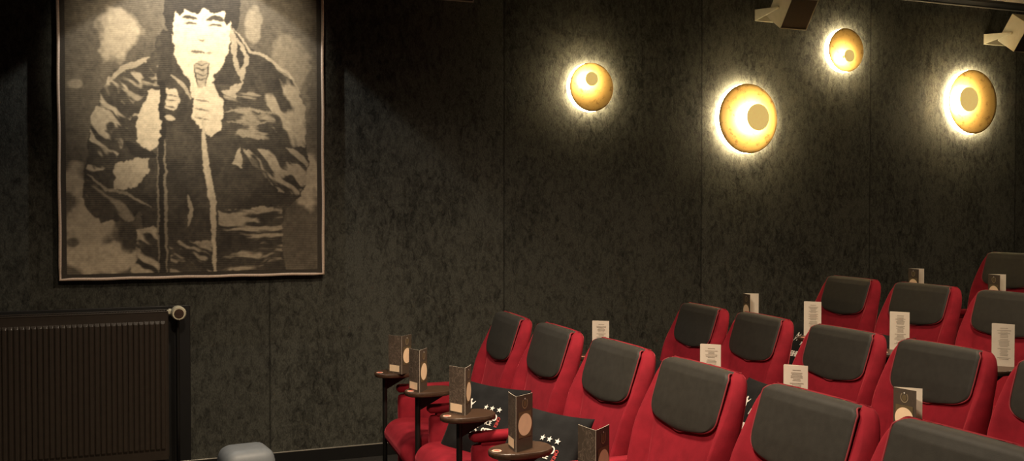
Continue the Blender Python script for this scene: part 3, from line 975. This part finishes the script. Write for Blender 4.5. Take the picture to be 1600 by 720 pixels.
# collars
fill([(476, 30), (488, 62), (520, 110), (506, 182), (480, 150), (468, 100)], .62); fill([(486, 75), (506, 112), (498, 150), (482, 118)], .08)
fill([(448, 208), (506, 176), (478, 224)], .6); stroke([(322, 172), (356, 200), (368, 232)], 6, .6)
stroke([(480, 40), (520, 98), (560, 112), (620, 150), (655, 205)], 4.5, .62)
stroke([(268, 130), (238, 148), (205, 160), (180, 190)], 8, .58)
fill([(188, 402), (262, 374), (270, 420), (238, 462), (180, 470)], .72)
fill([(470, 395), (495, 358), (502, 412)], .62)
stroke([(120, 430), (165, 470), (210, 476), (270, 512)], 4, .5)
stroke([(455, 262), (520, 252), (585, 262)], 4, .5); stroke([(460, 285), (520, 292), (580, 282)], 3, .45); stroke([(362, 480), (368, 520), (360, 562)], 6, .55)
# stand with the left hand
fill([(288, 190), (304, 190), (308, 690), (290, 690)], .03); stroke([(306, 340), (306, 520), (308, 690)], 4, .45); stroke([(288, 350), (288, 690)], 2.5, .4)
fill([(268, 212), (292, 208), (292, 350), (268, 368), (238, 345), (240, 280)], .86); fill([(306, 205), (332, 208), (345, 240), (335, 268), (308, 262)], .84)
stroke([(306, 282), (330, 286)], 8, .8); stroke([(210, 345), (240, 372), (285, 380)], 13, .05)
for k in range(3): stroke([(308, 222 + k * 16), (335, 226 + k * 16)], 1.8, .25)
# microphone, its hand and its cord
fill([(378, 205), (430, 196), (452, 230), (448, 310), (420, 330), (392, 305), (375, 280)], .90)
for k in range(3): stroke([(382, 232 + k * 24), (414, 238 + k * 24)], 2.2, .3)
fill([(380, 140), (390, 130), (404, 130), (414, 140), (413, 160), (408, 200), (388, 200), (381, 160)], .62)
for q in range(4): stroke([(382 + (q % 2) * 3, 138 + q * 13), (398, 143 + q * 13), (412 - (q % 2) * 3, 138 + q * 13)], 1.8, .2)
stroke([(379, 136), (381, 170), (388, 198)], 2.2, .15); stroke([(415, 138), (413, 170), (408, 198)], 2.2, .15)
stroke([(400, 285), (402, 350), (410, 430), (424, 500), (424, 590), (428, 720)], 9, .78)
# grain of the weave
img += (fbm(9, 41) - .5) * .30 * (0.35 + img) + (np.random.rand(GH, GW) - .5) * .16 * (.3 + img)
k = np.array([.25, .5, .25])
for ax in (0, 1): img = np.apply_along_axis(lambda a: np.convolve(np.pad(a, 1, 'edge'), k, 'valid'), ax, img)
img += .05 * np.sin(np.arange(GH)[:, None] * 2.1)
border = (zx < 72) | (zx > 697) | (zy > 681)
img[border] = .05 + .05 * np.random.rand(int(border.sum()))
img = np.clip(img, 0, 1)
dark = np.array([.034, .029, .024]); tan = np.array([.70, .57, .39])
rgb = dark + (tan - dark) * (img[..., None] ** 1.35)
gx = np.linspace(TX0, TX1, GW); gz = np.linspace(TZ0, TZ1, GH)
XX, ZZ = np.meshgrid(gx, gz)
YY = TY + .0035 * np.sin(XX * 7 + ZZ * 3) * np.sin(ZZ * 4) - D
vv = np.stack([XX - (TX0 + TX1) / 2, YY, ZZ - TZ0], -1).reshape(-1, 3)
ii = np.arange(GW * GH).reshape(GH, GW)
ff = np.stack([ii[:-1, :-1], ii[:-1, 1:], ii[1:, 1:], ii[1:, :-1]], -1).reshape(-1, 4)
me = bpy.data.meshes.new('woven_picture')
me.from_pydata(vv.tolist(), [], ff.tolist())
at = me.color_attributes.new('weave', 'FLOAT_COLOR', 'POINT')
at.data.foreach_set('color', np.concatenate([rgb, np.ones((GH, GW, 1))], -1).astype(np.float32).ravel())
m, nt, p = new_mat('woven_tapestry')
ca = N(nt, 'ShaderNodeVertexColor', layer_name='weave'); nt.links.new(ca.outputs['Color'], p.inputs['Base Color'])
p.inputs['Roughness'].default_value = .85; p.inputs['Specular IOR Level'].default_value = .15
wv = N(nt, 'ShaderNodeTexWave', wave_type='BANDS', bands_direction='Z', Scale=120.0, Distortion=1.0)
tc = N(nt, 'ShaderNodeTexCoord'); nt.links.new(tc.outputs['Object'], wv.inputs['Vector'])
bp = N(nt, 'ShaderNodeBump', Strength=.3, Distance=.002); nt.links.new(wv.outputs['Fac'], bp.inputs['Height']); nt.links.new(bp.outputs['Normal'], p.inputs['Normal'])
me.materials.append(m)
me.polygons.foreach_set('use_smooth', [True] * len(me.polygons))
link(bpy.data.objects.new('woven_picture', me), tap)
M['rope'] = simple('pale_cord', (.62, .47, .36), .8, var=.15, scale=120, bump=.5)
cx = (TX0 + TX1) / 2
w2 = (TX1 - TX0) / 2; hh = TZ1 - TZ0
loop = []
def seg(a, b, n=24):
    for i in range(n):
        t = i / n
        loop.append((a[0] + (b[0] - a[0]) * t + .0015 * math.sin(len(loop) * .9), TY - D - .004, a[1] + (b[1] - a[1]) * t + .0015 * math.sin(len(loop) * 1.3)))
seg((-w2, 0), (w2, 0)); seg((w2, 0), (w2, hh)); seg((w2, hh), (-w2, hh)); seg((-w2, hh), (-w2, 0))
V, F = tube_verts(loop, .0085, 8, True)
mesh('cord_edging', V, F, M['rope'], tap, True)
bm = bmesh.new()
for lo, hi in (((-w2 + .01, TY - D + .006, .01), (w2 - .01, TY - D + .03, .05)), ((-w2 + .01, TY - D + .006, hh - .05), (w2 - .01, TY - D + .03, hh - .01)),
               ((-w2 + .01, TY - D + .006, .01), (-w2 + .05, TY - D + .03, hh - .01)), ((w2 - .05, TY - D + .006, .01), (w2 - .01, TY - D + .03, hh - .01)),
               ((-.4, TY - D + .02, hh - .12), (-.36, 0, hh - .06)), ((.36, TY - D + .02, hh - .12), (.4, 0, hh - .06))):
    bm_box(bm, lo, hi, .002, 1)
from_bm('hanging_frame', bm, M['wood'], tap)

# ------------------------------------------------------------------ light
def area(name, loc, target, size, power, color, shape='DISK', spread=PI):
    l = bpy.data.lights.new(name, 'AREA'); l.energy = power; l.color = color; l.shape = shape; l.size = size; l.spread = spread
    o = bpy.data.objects.new(name, l); o.location = loc
    o.rotation_euler = (Vector(target) - Vector(loc)).to_track_quat('-Z', 'Y').to_euler()
    link(o); return o
def spot(name, loc, target, power, color, angle, blend, radius):
    l = bpy.data.lights.new(name, 'SPOT'); l.energy = power; l.color = color; l.spot_size = math.radians(angle); l.spot_blend = blend; l.shadow_soft_size = radius
    o = bpy.data.objects.new(name, l); o.location = loc
    o.rotation_euler = (Vector(target) - Vector(loc)).to_track_quat('-Z', 'Y').to_euler()
    link(o); return o
spot('tapestry_spotlight', (.52, D - .39, 3.15), (.52, D - .37, 0), 44, (.95, .94, .90), 104, .12, .012)
spot('tapestry_added_front_fill', (.55, 4.3, 3.12), (.50, 6.05, 2.46), 270, (1.0, .88, .68), 48, .9, .03)  # added unseen spot, brightens the tapestry from the front
area('ceiling_downlight', (1.2, 3.2, 3.1), (1.3, 3.7, 0), .30, 54, (1.0, .80, .58), spread=math.radians(127))
area('ceiling_downlight', (.2, 1.6, 3.1), (1.0, 2.6, 0), .30, 44, (1.0, .80, .58), spread=math.radians(127))
area('ceiling_downlight', (3.6, 3.4, 3.1), (3.4, 3.6, 0), .30, 27, (1.0, .78, .52), spread=math.radians(127))
area('ceiling_downlight', (6.6, 3.4, 3.1), (6.2, 4.0, 0), .30, 20, (1.0, .78, .52), spread=math.radians(127))
w = bpy.data.worlds.new('dim_room'); bpy.context.scene.world = w; w.use_nodes = True
w.node_tree.nodes['Background'].inputs[0].default_value = (1.0, .86, .68, 1); w.node_tree.nodes['Background'].inputs[1].default_value = .025

# ------------------------------------------------------------------ camera
cd = bpy.data.cameras.new('camera'); cd.sensor_width = 36; cd.sensor_fit = 'HORIZONTAL'; cd.lens = 36 * 1565.5 / 1600
cam = bpy.data.objects.new('camera', cd); link(cam)
cam.location = (0, 0, CAM_H)
cam.rotation_euler = (PI / 2 - math.radians(1.2544), 0, -math.radians(22.065))
cd.clip_start = .02
sc = bpy.context.scene
sc.camera = cam
sc.view_settings.view_transform = 'Standard'
sc.view_settings.look = 'None'
